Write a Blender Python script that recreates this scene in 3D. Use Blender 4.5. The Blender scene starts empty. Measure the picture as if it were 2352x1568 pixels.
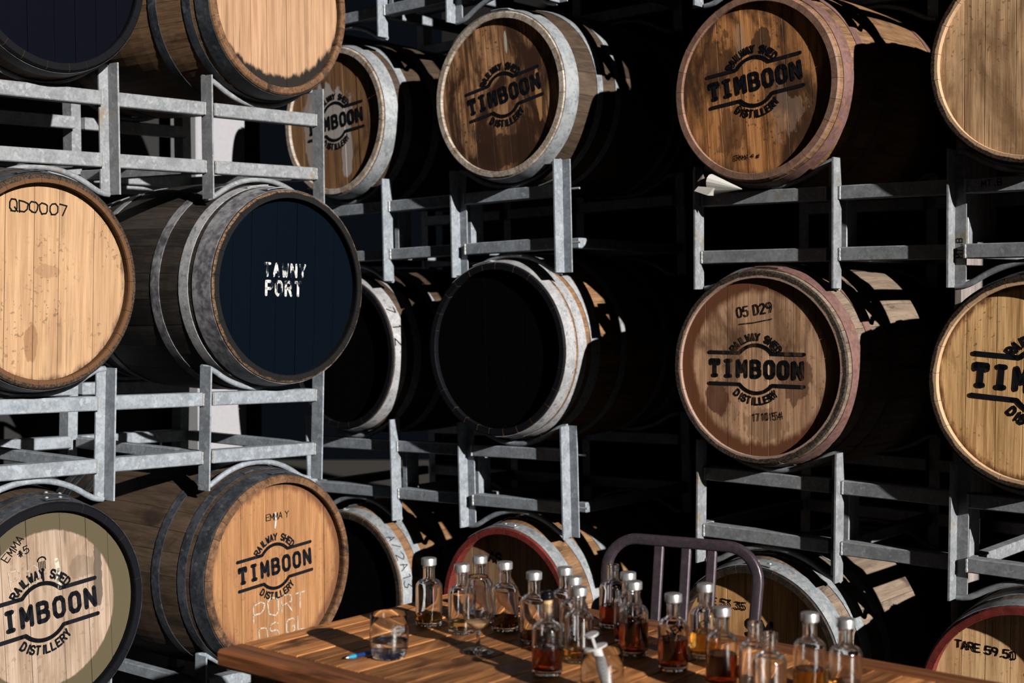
import bpy, math, random
from mathutils import Vector, Matrix
random.seed(7)
PI = math.pi
S = bpy.context.scene
COL = S.collection

# ------------------------------------------------------------------ camera, world, sun, exposure
cam_d = bpy.data.cameras.new('camera'); cam = bpy.data.objects.new('camera', cam_d); COL.objects.link(cam)
cam.location = (0, 0, 1.45); cam.rotation_euler = (PI/2 - 0.0371, 0, 0)
cam_d.sensor_width = 36; cam_d.lens = 3267/2352*36
cam_d.dof.use_dof = True; cam_d.dof.focus_distance = 3.9; cam_d.dof.aperture_fstop = 4.0
cam_d.clip_end = 60
S.camera = cam

W = bpy.data.worlds.new('world'); S.world = W; W.use_nodes = True
W.node_tree.nodes['Background'].inputs[0].default_value = (.50, .66, 1, 1)
W.node_tree.nodes['Background'].inputs[1].default_value = 0.006

SUN_AZ, SUN_EL = math.radians(36.5), math.radians(18.5)      # behind the camera, to its right
sun_d = bpy.data.lights.new('sun', 'SUN'); sun_d.energy = 19.5; sun_d.angle = math.radians(0.53)
sun_d.color = (1, .94, .86)
sun = bpy.data.objects.new('sun', sun_d); COL.objects.link(sun)
to_sun = Vector((math.sin(SUN_AZ)*math.cos(SUN_EL), -math.cos(SUN_AZ)*math.cos(SUN_EL), math.sin(SUN_EL)))
sun.rotation_euler = (-to_sun).to_track_quat('-Z', 'Y').to_euler()
sun.location = (4, -4, 5)
vs = S.view_settings
vs.view_transform = 'Standard'; vs.look = 'None'; vs.exposure = 0; vs.gamma = 1; vs.use_curve_mapping = False

# ------------------------------------------------------------------ helpers
def link(o, parent=None):
    COL.objects.link(o)
    if parent is not None: o.parent = parent
    return o
def empty(name, M=None, label=None, cat=None, group=None):
    o = link(bpy.data.objects.new(name, None)); o.empty_display_size = .1
    if M is not None: o.matrix_world = M
    tag(o, label, cat, group); return o
def tag(o, label=None, cat=None, group=None, kind=None):
    if label: o['label'] = label
    if cat: o['category'] = cat
    if group: o['group'] = group
    if kind: o['kind'] = kind
    return o
class MB:
    def __init__(s): s.v = []; s.f = []; s.m = []; s.sm = []
    def add(s, v, f, m=0, smooth=False):
        o = len(s.v); s.v += [tuple(p) for p in v]
        for q in f: s.f.append(tuple(i+o for i in q)); s.m.append(m); s.sm.append(smooth)
        return s
    def box(s, x0, x1, y0, y1, z0, z1, m=0, ch=0.0):
        if ch <= 0:
            v = [(x, y, z) for z in (z0, z1) for y in (y0, y1) for x in (x0, x1)]
            f = [(0,2,3,1), (4,5,7,6), (0,1,5,4), (2,6,7,3), (0,4,6,2), (1,3,7,5)]
            return s.add(v, f, m)
        # chamfered box
        c = ch; V = []; idx = {}
        X = (x0, x1); Y = (y0, y1); Z = (z0, z1); sg = (1, -1)
        for i in (0,1):
            for j in (0,1):
                for k in (0,1):
                    idx[i,j,k,0] = len(V); V.append((X[i], Y[j]+sg[j]*c, Z[k]+sg[k]*c))
                    idx[i,j,k,1] = len(V); V.append((X[i]+sg[i]*c, Y[j], Z[k]+sg[k]*c))
                    idx[i,j,k,2] = len(V); V.append((X[i]+sg[i]*c, Y[j]+sg[j]*c, Z[k]))
        F = []
        for i in (0,1):
            F.append([idx[i,0,0,0], idx[i,1,0,0], idx[i,1,1,0], idx[i,0,1,0]])
            F.append([idx[0,i,0,1], idx[1,i,0,1], idx[1,i,1,1], idx[0,i,1,1]])
            F.append([idx[0,0,i,2], idx[1,0,i,2], idx[1,1,i,2], idx[0,1,i,2]])
        for a in (0,1):
            for b in (0,1):
                F.append([idx[a,b,0,0], idx[a,b,1,0], idx[a,b,1,1], idx[a,b,0,1]])
                F.append([idx[a,0,b,0], idx[a,1,b,0], idx[a,1,b,2], idx[a,0,b,2]])
                F.append([idx[0,a,b,1], idx[1,a,b,1], idx[1,a,b,2], idx[0,a,b,2]])
                for k in (0,1): pass
        for i in (0,1):
            for j in (0,1):
                for k in (0,1): F.append([idx[i,j,k,0], idx[i,j,k,1], idx[i,j,k,2]])
        return s.add(V, F, m)
    def prism(s, poly, z0, z1, m=0):           # poly in xy
        n = len(poly)
        v = [(x, y, z0) for x, y in poly] + [(x, y, z1) for x, y in poly]
        f = [tuple(range(n))[::-1], tuple(range(n, 2*n))] + [(i, (i+1) % n, n+(i+1) % n, n+i) for i in range(n)]
        return s.add(v, f, m)
    def lathe(s, prof, seg=40, m=0, axis='z', c=(0,0,0), smooth=True):
        v = []; f = []; n = len(prof)
        for i in range(seg):
            a = 2*PI*i/seg
            for r, z in prof: v.append((c[0]+r*math.cos(a), c[1]+r*math.sin(a), c[2]+z))
        for i in range(seg):
            j = (i+1) % seg
            for k in range(n-1): f.append((i*n+k, j*n+k, j*n+k+1, i*n+k+1))
        if axis == 'y': v = [(x, z, -y) for x, y, z in v]
        return s.add(v, f, m, smooth)
    def tube(s, path, r, seg=10, m=0, r2=None, up=(0,1,0), caps=True, sq=1.0):
        P = [Vector(p) for p in path]; n = len(P); v = []; f = []; up = Vector(up)
        for i in range(n):
            t = (P[min(i+1, n-1)] - P[max(i-1, 0)]).normalized()
            a = t.cross(up)
            if a.length < 1e-4: a = t.cross(Vector((1,0,0)))
            a.normalize(); b = a.cross(t)
            for k in range(seg):
                w = 2*PI*k/seg
                cw, sw_ = math.cos(w), math.sin(w); v.append(P[i] + a*(r*math.copysign(abs(cw)**sq, cw)) + b*((r2 or r)*math.copysign(abs(sw_)**sq, sw_)))
        for i in range(n-1):
            for k in range(seg):
                j = (k+1) % seg; f.append((i*seg+k, i*seg+j, (i+1)*seg+j, (i+1)*seg+k))
        s.add(v, f, m, True)
        if caps: 
            o = len(s.v) - n*seg
            s.f.append(tuple(o+k for k in range(seg))[::-1]); s.m.append(m); s.sm.append(False)
            s.f.append(tuple(o+(n-1)*seg+k for k in range(seg))); s.m.append(m); s.sm.append(False)
        return s
    def mesh(s, name, mats):
        me = bpy.data.meshes.new(name); me.from_pydata(s.v, [], s.f)
        for mt in mats: me.materials.append(mt)
        me.polygons.foreach_set('material_index', s.m); me.polygons.foreach_set('use_smooth', s.sm)
        me.update()
        import bmesh as _b
        bm = _b.new(); bm.from_mesh(me); _b.ops.recalc_face_normals(bm, faces=bm.faces); bm.to_mesh(me); bm.free()
        if any(s.sm): me.set_sharp_from_angle(angle=math.radians(38))
        return me
    def obj(s, name, mats, parent=None, loc=None, rot=None):
        if not isinstance(mats, (list, tuple)): mats = [mats]
        o = link(bpy.data.objects.new(name, s.mesh(name, mats)), parent)
        if loc: o.location = loc
        if rot: o.rotation_euler = rot
        return o
def place(name, me, parent, loc=None, rot=None):
    o = link(bpy.data.objects.new(name, me), parent)
    if loc: o.location = loc
    if rot: o.rotation_euler = rot
    return o

# ------------------------------------------------------------------ materials
class NT:
    def __init__(s, name):
        s.mat = bpy.data.materials.new(name); s.mat.use_nodes = True; s.t = s.mat.node_tree
        s.b = s.t.nodes['Principled BSDF']
    def n(s, ty, **kw):
        nd = s.t.nodes.new(ty)
        for k, v in kw.items():
            if k == 'i':
                for kk, vv in v.items():
                    if isinstance(vv, bpy.types.NodeSocket): s.t.links.new(vv, nd.inputs[kk])
                    else: nd.inputs[kk].default_value = vv
            else: setattr(nd, k, v)
        return nd
    def l(s, a, b): s.t.links.new(a, b)
    def math(s, op, a, b=0.0, c=None):
        nd = s.n('ShaderNodeMath', operation=op); nd.use_clamp = False
        for i, v in enumerate((a, b, c)):
            if v is None: continue
            if isinstance(v, bpy.types.NodeSocket): s.l(v, nd.inputs[i])
            else: nd.inputs[i].default_value = v
        return nd.outputs[0]
    def mix(s, f, a, b, mode='MIX'):
        nd = s.n('ShaderNodeMix', data_type='RGBA', blend_type=mode)
        for k, v in ((0, f), (6, a), (7, b)):
            if isinstance(v, bpy.types.NodeSocket): s.l(v, nd.inputs[k])
            else: nd.inputs[k].default_value = v if k == 0 else tuple(v)+((1,) if len(v) == 3 else ())
        return nd.outputs[2]
    def ramp(s, f, a, b, smooth=True):       # map range to 0..1 clamped
        nd = s.n('ShaderNodeMapRange', interpolation_type='SMOOTHSTEP' if smooth else 'LINEAR')
        s.l(f, nd.inputs[0]); nd.inputs[1].default_value = a; nd.inputs[2].default_value = b
        return nd.outputs[0]
    def noise(s, vec, scale, detail=4, rough=.55, dist=0):
        nd = s.n('ShaderNodeTexNoise'); s.l(vec, nd.inputs['Vector'])
        nd.inputs['Scale'].default_value = scale; nd.inputs['Detail'].default_value = detail
        nd.inputs['Roughness'].default_value = rough; nd.inputs['Distortion'].default_value = dist
        return nd.outputs['Fac']
    def coord(s, scale=(1,1,1), off=(0,0,0), rnd=0.0):
        tc = s.n('ShaderNodeTexCoord'); v = tc.outputs['Object']
        if rnd:
            oi = s.n('ShaderNodeObjectInfo'); m = s.math('MULTIPLY', oi.outputs['Random'], rnd)
            cx = s.n('ShaderNodeCombineXYZ'); s.l(m, cx.inputs[0]); s.l(m, cx.inputs[1]); s.l(m, cx.inputs[2])
            ad = s.n('ShaderNodeVectorMath', operation='ADD'); s.l(v, ad.inputs[0]); s.l(cx.outputs[0], ad.inputs[1]); v = ad.outputs[0]
        mp = s.n('ShaderNodeMapping'); s.l(v, mp.inputs[0]); mp.inputs['Scale'].default_value = scale; mp.inputs['Location'].default_value = off
        return mp.outputs[0]
    def out(s, col=None, rough=.6, metal=0, bump=None, bs=.3, bd=.002, spec=.4, **kw):
        for nm, v in (('Base Color', col), ('Roughness', rough), ('Metallic', metal), ('Specular IOR Level', spec*SPK)):
            if v is None: continue
            if isinstance(v, bpy.types.NodeSocket): s.l(v, s.b.inputs[nm])
            else: s.b.inputs[nm].default_value = (tuple(v)+(1,)) if nm == 'Base Color' else v
        if bump is not None:
            bn = s.n('ShaderNodeBump'); bn.inputs['Strength'].default_value = bs; bn.inputs['Distance'].default_value = bd
            s.l(bump, bn.inputs['Height']); s.l(bn.outputs[0], s.b.inputs['Normal'])
        for k, v in kw.items(): s.b.inputs[k].default_value = v
        return s.mat

def wood(name, c1, c2, grain='z', stain=None, sa=(.55, .75), ss=5, rnd=3.0, vary=.35, spec=.25, rough=.6, off=0, edge=None,
         specks=0.0, patches=(), fine=1.0):
    """c1 dark / c2 light grain colours; stain colour with noise thresholds sa; edge = (colour, r0, r1, kz) ring of mould; patches = blotches"""
    N = NT(name); g = {'x': 0, 'y': 1, 'z': 2}[grain]
    k_ = ALB; c1 = tuple(q*k_ for q in c1); c2 = tuple(q*k_ for q in c2); stain = stain and tuple(q*k_ for q in stain)
    patches = [(p_[0], p_[1], p_[2], p_[3], tuple(q*k_ for q in p_[4]), p_[5], p_[6]) for p_ in patches]
    if edge: edge = (tuple(q*k_ for q in edge[0]),)+tuple(edge[1:])
    sc = [46.0]*3; sc[g] = 2.2; sc2 = [190.0*fine]*3; sc2[g] = 7.0
    v1 = N.coord(sc, (off, off*2, off), rnd); v2 = N.coord(sc2, (off, 0, off), rnd)
    g1 = N.noise(v1, 1, 5, .6, .4); g2 = N.noise(v2, 1, 3, .6)
    gm = N.math('ADD', N.math('MULTIPLY', g1, .62), N.math('MULTIPLY', g2, .38))
    col = N.mix(N.ramp(gm, .34, .66), c1, c2)
    oi = N.n('ShaderNodeObjectInfo')
    vv = N.math('ADD', N.math('MULTIPLY', oi.outputs['Random'], vary), 1-vary*.6)
    hs = N.n('ShaderNodeHueSaturation'); N.l(vv, hs.inputs['Value']); N.l(col, hs.inputs['Color']); col = hs.outputs[0]
    raw = N.coord((1,1,1), (off, off, off))
    plain = N.coord((1,1,1))
    if stain:
        s3 = [1.0]*3; s3[g] = .42
        sv = N.coord(s3, (off*1.7, off, off*.6), rnd if grain == 'y' else 0)
        sn = N.noise(sv, ss, 7, .62, .6)
        col = N.mix(N.ramp(sn, *sa), col, stain)
    if grain == 'z':
        kv = N.noise(N.coord((38, 38, 1.3), (off*3, off, off)), 1, 4, .65, .8); kb = N.noise(raw, 4.5, 3, .5)
        col = N.mix(N.math('MULTIPLY', N.math('MULTIPLY', N.ramp(kv, .50, .72), N.ramp(kb, .40, .62)), .75), col, tuple(q*.42 for q in c1))
    if specks:
        sp = N.noise(raw, 75, 2, .5)
        big = N.noise(raw, 6, 2, .5)
        col = N.mix(N.math('MULTIPLY', N.math('MULTIPLY', N.ramp(sp, .60, .68), N.ramp(big, .42, .6)), specks), col, (.02, .016, .012))
    sx = N.n('ShaderNodeSeparateXYZ'); N.l(plain, sx.inputs[0])
    for (px, pz, rx, rz, pc, pa, jag) in patches:      # blotch centred (px,pz), radii, colour, alpha, jaggedness
        dx = N.math('DIVIDE', N.math('SUBTRACT', sx.outputs[0], px), rx); dz = N.math('DIVIDE', N.math('SUBTRACT', sx.outputs[2], pz), rz)
        d = N.math('SQRT', N.math('ADD', N.math('MULTIPLY', dx, dx), N.math('MULTIPLY', dz, dz)))
        jn = N.noise(N.coord((1, 1, .45), (off+px*9, 0, pz*7)), 22, 4, .6)
        d = N.math('ADD', d, N.math('MULTIPLY', N.math('SUBTRACT', jn, .5), jag))
        f = N.math('MULTIPLY', N.ramp(d, 1.06, .92), pa)
        col = N.mix(f, col, pc)
    if edge:
        ec, r0, r1, kz = edge[:4]; jag = edge[4] if len(edge) > 4 else .06
        r = N.math('SQRT', N.math('ADD', N.math('MULTIPLY', sx.outputs[0], sx.outputs[0]), N.math('MULTIPLY', sx.outputs[2], sx.outputs[2])))
        e = N.math('SUBTRACT', r, N.math('MULTIPLY', sx.outputs[2], kz))
        en = N.noise(N.coord((1, 1, .3), (off, 0, off)), 45, 5, .65)
        e = N.math('ADD', e, N.math('MULTIPLY', N.math('SUBTRACT', en, .5), jag))
        col = N.mix(N.ramp(e, r0, r1), col, ec)
    return N.out(col, rough, 0, gm, .35, .0015, spec)

def metal(name, a, b, c=None, rough=.5, met=.25, sc=22, dirt=None, da=(.58, .72), spec=.5):
    k_ = ALB if met < .5 else ALM
    a, b, c, dirt = [q and tuple(z*k_ for z in q) for q in (a, b, c, dirt)]
    N = NT(name); v = N.coord((1,1,1), (1,2,3), 4.0)
    n1 = N.noise(v, sc, 5, .65); n2 = N.noise(v, sc*5, 3, .6)
    m = N.math('ADD', N.math('MULTIPLY', n1, .6), N.math('MULTIPLY', n2, .4))
    col = N.mix(N.ramp(m, .38, .62), a, b)
    if c: 
        n3 = N.noise(v, sc*2.2, 2, .5); col = N.mix(N.math('MULTIPLY', N.ramp(n3, .60, .68), .6), col, c)
    if dirt: col = N.mix(N.ramp(N.noise(v, sc*.35, 5, .6), *da), col, dirt)
    return N.out(col, rough, met, m, .12, .001, spec)
def plain(name, col, rough=.5, met=0, spec=.4, **kw):
    N = NT(name); v = N.coord((1,1,1)); n = N.noise(v, 60, 3)
    k_ = ALB if met < .5 else ALM; col = tuple(z*k_ for z in col)
    c2 = tuple(x*.8 for x in col)
    return N.out(N.mix(n, c2, col), rough, met, None, spec=spec, **kw)
def glass(name, col=(1,1,1), rough=0.0, ior=1.45):
    N = NT(name); n = N.noise(N.coord((1,1,1)), 12, 2)
    c = N.mix(n, tuple(x*.97 for x in col), col)
    N.out(c, rough, 0, None, spec=.5/SPK); N.b.inputs['Transmission Weight'].default_value = 1; N.b.inputs['IOR'].default_value = ior
    return N.mat
def worn_paint(name, col, under, a, b, sc=60):
    N = NT(name); n = N.noise(N.coord((1,1,.35)), sc, 4, .6)
    return N.out(N.mix(N.ramp(n, a, b), tuple(q*ALB for q in under), tuple(q*ALB for q in col)), .85, spec=.12)

ALB = .25; ALM = .43; SPK = .45
M = {}
M['galv'] = metal('galvanised_steel', (.29,.33,.385), (.46,.52,.60), (.60,.67,.76), .5, .2, 20)
M['galv_stained'] = metal('galvanised_steel_rust_stained', (.28,.30,.335), (.43,.46,.50), (.57,.60,.65), .5, .2, 22, (.33,.25,.14), (.60,.74))
M['weld'] = plain('weld_bead', (.62,.64,.66), .4, .3)
M['hoop_galv'] = metal('hoop_galvanised', (.33,.37,.41), (.55,.59,.63), (.2,.22,.24), .48, .3, 18)
M['hoop_pale'] = metal('hoop_pale_zinc', (.42,.43,.46), (.66,.67,.71), (.16,.17,.19), .5, .25, 24)
M['hoop_black'] = metal('hoop_blackened', (.025,.03,.04), (.075,.085,.105), (.14,.15,.17), .5, .2, 14)
M['hoop_worn'] = metal('hoop_worn_black', (.10,.10,.12), (.42,.42,.46), (.05,.05,.06), .5, .2, 9)
M['hoop_rust'] = metal('hoop_rust_brown', (.17,.085,.075), (.28,.15,.135), (.36,.17,.10), .6, .1, 16)
M['rivet'] = plain('rivet_steel', (.55,.57,.6), .3, .6)
M['paint_black'] = worn_paint('stencil_paint_black', (.008,.009,.014), (.05,.03,.02), .30, .38)
M['paint_grey'] = worn_paint('stencil_paint_faded', (.012,.012,.014), (.12,.07,.04), .42, .50)
M['paint_smear'] = worn_paint('stencil_paint_smeared', (.01,.01,.012), (.09,.05,.03), .36, .45, 25)
M['chalk'] = worn_paint('white_chalk', (.62,.56,.50), (.42,.26,.15), .36, .56, 90)
M['marker'] = plain('black_marker', (.008,.008,.010), .8, spec=.1)
M['paint_white_worn'] = worn_paint('worn_white_lettering', (.85,.85,.85), (.006,.012,.022), .46, .52, 55)
M['wall_pale'] = plain('pale_wall_paint', (.50,.50,.55), .8)
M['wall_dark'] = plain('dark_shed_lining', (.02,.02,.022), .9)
M['floor'] = plain('dark_concrete', (.05,.045,.04), .9)

# ------------------------------------------------------------------ stroke lettering
GL = {
'A':[[(0,0),(2,6),(4,0)],[(.8,2),(3.2,2)]], 'B':[[(0,0),(0,6),(2.6,6),(3.7,5.4),(3.7,3.8),(2.6,3.1),(0,3.1)],[(2.6,3.1),(4,2.4),(4,.8),(2.8,0),(0,0)]],
'C':[[(4,5),(3,6),(1,6),(0,5),(0,1),(1,0),(3,0),(4,1)]], 'D':[[(0,0),(0,6),(2.4,6),(4,4.6),(4,1.4),(2.4,0),(0,0)]],
'E':[[(4,6),(0,6),(0,0),(4,0)],[(0,3.1),(3,3.1)]], 'F':[[(4,6),(0,6),(0,0)],[(0,3.1),(3,3.1)]], 'G':[[(4,5),(3,6),(1,6),(0,5),(0,1),(1,0),(3,0),(4,1),(4,2.8),(2.4,2.8)]],
'H':[[(0,0),(0,6)],[(4,0),(4,6)],[(0,3),(4,3)]], 'I':[[(2,0),(2,6)]], 'L':[[(0,6),(0,0),(3.6,0)]],
'M':[[(0,0),(0,6),(2,2),(4,6),(4,0)]], 'N':[[(0,0),(0,6),(4,0),(4,6)]], 'O':[[(1,0),(0,1.2),(0,4.8),(1,6),(3,6),(4,4.8),(4,1.2),(3,0),(1,0)]],
'P':[[(0,0),(0,6),(2.8,6),(4,5.2),(4,3.6),(2.8,2.8),(0,2.8)]], 'Q':[[(1,0),(0,1.2),(0,4.8),(1,6),(3,6),(4,4.8),(4,1.2),(3,0),(1,0)],[(2.4,1.8),(4.4,-.5)]],
'R':[[(0,0),(0,6),(2.8,6),(4,5.2),(4,3.7),(2.8,3),(0,3)],[(2.2,3),(4,0)]], 'S':[[(4,5),(3,6),(1,6),(0,5),(0,4),(1,3.2),(3,2.8),(4,2),(4,1),(3,0),(1,0),(0,1)]],
'T':[[(0,6),(4,6)],[(2,6),(2,0)]], 'W':[[(0,6),(1,0),(2,4),(3,0),(4,6)]], 'Y':[[(0,6),(2,3),(4,6)],[(2,3),(2,0)]], 'U':[[(0,6),(0,1),(1,0),(3,0),(4,1),(4,6)]],
'h':[[(0,0),(0,6)],[(0,2.8),(1.4,3.8),(2.8,3.2),(2.8,0)]], 'e':[[(0,2),(3,2),(3,3),(2,3.8),(1,3.8),(0,3),(0,1),(1,0),(3,.2)]], 'r':[[(0,0),(0,3.8)],[(0,2.6),(1.2,3.8),(2.2,3.6)]], 'y':[[(0,3.8),(1.5,0)],[(3,3.8),(1.2,-1.6)]],
'0':[[(1,0),(0,1.4),(0,4.6),(1,6),(3,6),(4,4.6),(4,1.4),(3,0),(1,0)]], '1':[[(1,5),(2,6),(2,0)]], '2':[[(0,5),(1,6),(3,6),(4,5),(4,4),(0,0),(4,0)]],
'3':[[(0,6),(4,6),(2,3.6),(4,2.4),(4,1),(3,0),(1,0),(0,.8)]], '4':[[(3,0),(3,6),(0,2),(4,2)]], '5':[[(4,6),(.4,6),(0,3.2),(2.6,3.7),(4,2.6),(4,1),(3,0),(1,0),(0,.8)]],
'7':[[(0,6),(4,6),(1.4,0)]], '9':[[(4,4),(3,3),(1,3),(0,4),(0,5),(1,6),(3,6),(4,5),(4,3),(2.6,0)]], '.':[[(1.8,0),(2.2,.2)]], '#':[[(1,0),(1.6,5)],[(2.6,0),(3.2,5)],[(0,1.6),(4,1.8)],[(0,3.4),(4,3.6)]], '/':[[(0,0),(3.4,6)]], ' ':[]}
def text(s, h, thick, x0=0, y0=0, gap=1.6, wob=0.0, rng=None, xs=1.0, slab=False):
    k = h/6; out = []; x = x0; rng = rng or random
    for ch in s:
        wob2 = rng.uniform(-wob, wob)
        for st in GL[ch]:
            out.append(([(x+(px*xs+rng.uniform(-wob, wob))*k, y0+(py+wob2+rng.uniform(-wob, wob))*k) for px, py in st], thick))
        if slab and ch == 'I': out += [([(x+.9*xs*k, y0), (x+3.1*xs*k, y0)], thick), ([(x+.9*xs*k, y0+h), (x+3.1*xs*k, y0+h)], thick)]
        if slab and ch == 'T': out += [([(x+1.2*xs*k, y0), (x+2.8*xs*k, y0)], thick), ([(x, y0+h), (x, y0+h*.8)], thick), ([(x+4*xs*k, y0+h), (x+4*xs*k, y0+h*.8)], thick)]
        x += (4*xs+gap)*k*(.72 if ch in 'I1.' and not slab else 1)
    return out, x - gap*k - x0
def centred(s, h, thick, cx, y0, **kw):
    st, w = text(s, h, thick, 0, y0, **kw)
    return [([(x+cx-w/2, y) for x, y in p], t) for p, t in st]
def arc_text(s, h, thick, r, top=True, gap=1.5, xs=.85):
    st, w = text(s, h, thick, 0, 0, gap=gap, xs=xs); out = []
    for p, t in st:
        q = []
        for x, y in p:
            if top: a = PI/2 - (x-w/2)/(r+h/2); R = r+y
            else: a = -PI/2 + (x-w/2)/(r+h/2); R = r+h-y
            q.append((R*math.cos(a), R*math.sin(a)))
        out.append((q, t))
    return out
def logo(w=.335):
    k = w/.335; h2 = .050*k; r = .076*k; out = []; xa = math.sqrt(r*r-h2*h2)
    a0 = math.asin(h2/r)
    top = [(-w/2, h2), (-xa-.012*k, h2)] + [(r*math.cos(a), r*math.sin(a)) for a in [PI-a0-(PI-2*a0)*i/14 for i in range(15)]] + [(xa+.012*k, h2), (w/2, h2)]
    out.append((top, .0058*k)); out.append(([(x, -y) for x, y in top], .0058*k))
    out += centred('TIMBOON', .048*k, .0066*k, 0, -.024*k, gap=2.7, xs=.86, slab=True)
    out += arc_text('RAILWAY SHED', .021*k, .0029*k, r+.015*k, True)
    out += arc_text('DISTILLERY', .021*k, .0029*k, r+.015*k, False)
    return out
def rot2(st, a, dx=0, dy=0, sc=1):
    c, s = math.cos(a), math.sin(a)
    return [([(dx+sc*(x*c-y*s), dy+sc*(x*s+y*c)) for x, y in p], t*sc) for p, t in st]
def ribbons(strokes, f3, name, mat, parent, sub=0):
    mb = MB()
    for p, t in strokes:
        if sub:
            q = [p[0]]
            for a, b in zip(p, p[1:]):
                n = max(1, int(math.dist(a, b)/sub)); q += [(a[0]+(b[0]-a[0])*i/n, a[1]+(b[1]-a[1])*i/n) for i in range(1, n+1)]
            p = q
        for a, b in zip(p, p[1:]):
            d = math.dist(a, b)
            if d < 1e-7: continue
            nx, ny = -(b[1]-a[1])/d*t, (b[0]-a[0])/d*t
            mb.add([f3(a[0]+nx, a[1]+ny), f3(a[0]-nx, a[1]-ny), f3(b[0]-nx, b[1]-ny), f3(b[0]+nx, b[1]+ny)], [(0,1,2,3)])
        for a in p:
            mb.add([f3(a[0]+t*math.cos(k*PI/4), a[1]+t*math.sin(k*PI/4)) for k in range(8)], [tuple(range(8))])
    me = bpy.data.meshes.new(name); me.from_pydata(mb.v, [], mb.f); me.materials.append(mat); me.update()
    return link(bpy.data.objects.new(name, me), parent)

# ------------------------------------------------------------------ racks: fitted poses (origin at rack centre, bottom of uprights, front plane)
def frame(X, Y, Z, yaw, tilt, lean):
    u = Vector((math.cos(yaw), math.sin(yaw), 0)); n = Vector((math.sin(yaw), -math.cos(yaw), 0)); v = Vector((0,0,1))
    u2 = u*math.cos(tilt)+v*math.sin(tilt); v2 = v*math.cos(tilt)-u*math.sin(tilt)
    v3 = v2*math.cos(lean)+n*math.sin(lean); n3 = n*math.cos(lean)-v2*math.sin(lean)
    m = Matrix((( u2.x, -n3.x, v3.x, X), (u2.y, -n3.y, v3.y, Y), (u2.z, -n3.z, v3.z, Z+1.45), (0,0,0,1)))
    return m
POSE = {'LAu': (-1.1213, 4.5346, 0.2909, 0.8995, 0.0158, 0.0084), 'LAl': (-1.1214, 4.4328, -0.6437, 0.899, -0.0296, 0.002),
        'RAt': (-0.352, 5.485, 0.985, -0.7047, 0.0300, -0.002), 'RAu': (-0.3326, 5.4935, 0.0359, -0.7047, 0.0313, -0.0038), 'RAl': (-0.3046, 5.5155, -0.9114, -0.7049, 0.0316, 0.0013),
        'RBu': (1.1498, 4.2717, 0.0023, -0.6963, 0.0062, 0.0034), 'RBl': (1.157, 4.2501, -0.9045, -0.6969, -0.0054, -0.0009)}
FR = {k: frame(*p) for k, p in POSE.items()}
RA_, RB_, RD, RW, RH = 0.4963, 0.3582, 0.0469, 0.0391, 0.40
RUT, RUB, RLT, RLB = 0.3147, 0.2711, 0.1264, 0.0832
UP = [-RB_/2-RA_, -RB_/2, RB_/2, RB_/2+RA_]
DEEP = .73
FACE = -.015

# ------------------------------------------------------------------ the shed
def wall(name, fr, x0, x1, y0, y1, z0, z1, mat):
    o = MB().box(x0, x1, y0, y1, z0, z1).obj(name, mat)
    yaw = fr[3]; o.matrix_world = Matrix.Translation((fr[0], fr[1], 0)) @ Matrix.Rotation(yaw, 4, 'Z')
    return tag(o, kind='structure')
tag(MB().box(-9, 9, -3, 12, -.1, 0).obj('floor', M['floor']), kind='structure')
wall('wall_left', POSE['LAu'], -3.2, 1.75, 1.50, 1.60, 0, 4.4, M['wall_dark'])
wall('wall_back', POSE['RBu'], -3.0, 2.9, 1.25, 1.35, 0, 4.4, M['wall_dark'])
wall('sun_block_wall', POSE['RBu'], 2.35, 2.45, .0, 1.25, 0, 4.4, M['wall_dark'])  # out of view, added to block the sun from the back wall
tag(MB().box(-9, 9, 4.0, 12, 4.4, 4.5).obj('shade_ceiling', M['wall_dark']), kind='structure')  # unseen, added to shut out sky light and keep the shed dark

# pale painted steel column and rail behind the left stack
pc = MB().box(1.125, 1.40, 1.20, 1.38, 0, 4.4, ch=.006).obj('steel_column', M['wall_pale'])
pc.matrix_world = Matrix.Translation((POSE['LAu'][0], POSE['LAu'][1], 0)) @ Matrix.Rotation(POSE['LAu'][3], 4, 'Z')
tag(pc, 'pale grey painted steel column behind the left racks', 'column')
pc = MB().box(-.6, 1.125, 1.22, 1.26, 1.84, 1.91, ch=.004).obj('pale_wall_rail', M['wall_pale'])
pc.matrix_world = Matrix.Translation((POSE['LAu'][0], POSE['LAu'][1], 0)) @ Matrix.Rotation(POSE['LAu'][3], 4, 'Z')
tag(pc, 'pale horizontal rail fixed to the column behind the left racks', 'rail')

# ------------------------------------------------------------------ rack builder
CACHE = {}
def cached(key, fn, name, mats):
    if key not in CACHE: CACHE[key] = fn().mesh(name, mats if isinstance(mats, (list, tuple)) else [mats])
    return CACHE[key]
def angle_poly(i, t=.006):
    s = -1 if i < 2 else 1
    return [(0, -RD), (s*t, -RD), (s*t, 0), (s*RW, 0), (s*RW, t), (0, t)] if s > 0 else [(0, -RD), (0, t), (-RW, t), (-RW, 0), (-t, 0), (-t, -RD)]
def rod_path(R, zc, sgn, xe):
    P = []
    xm = .185; drop = R - math.sqrt(R*R - xm*xm)
    for i in range(25):
        x = -xe + 2*xe*i/24; ax = abs(x)
        if ax < xm: d = R - math.sqrt(R*R - ax*ax)
        else:
            q = (ax-xm)/(xe-xm); sl = xm/math.sqrt(R*R-xm*xm); d = drop + sl*(xe-xm)*(q - .5*q*q)*.85
        P.append((x, 0, zc + sgn*min(d, .088)))
    return P
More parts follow.
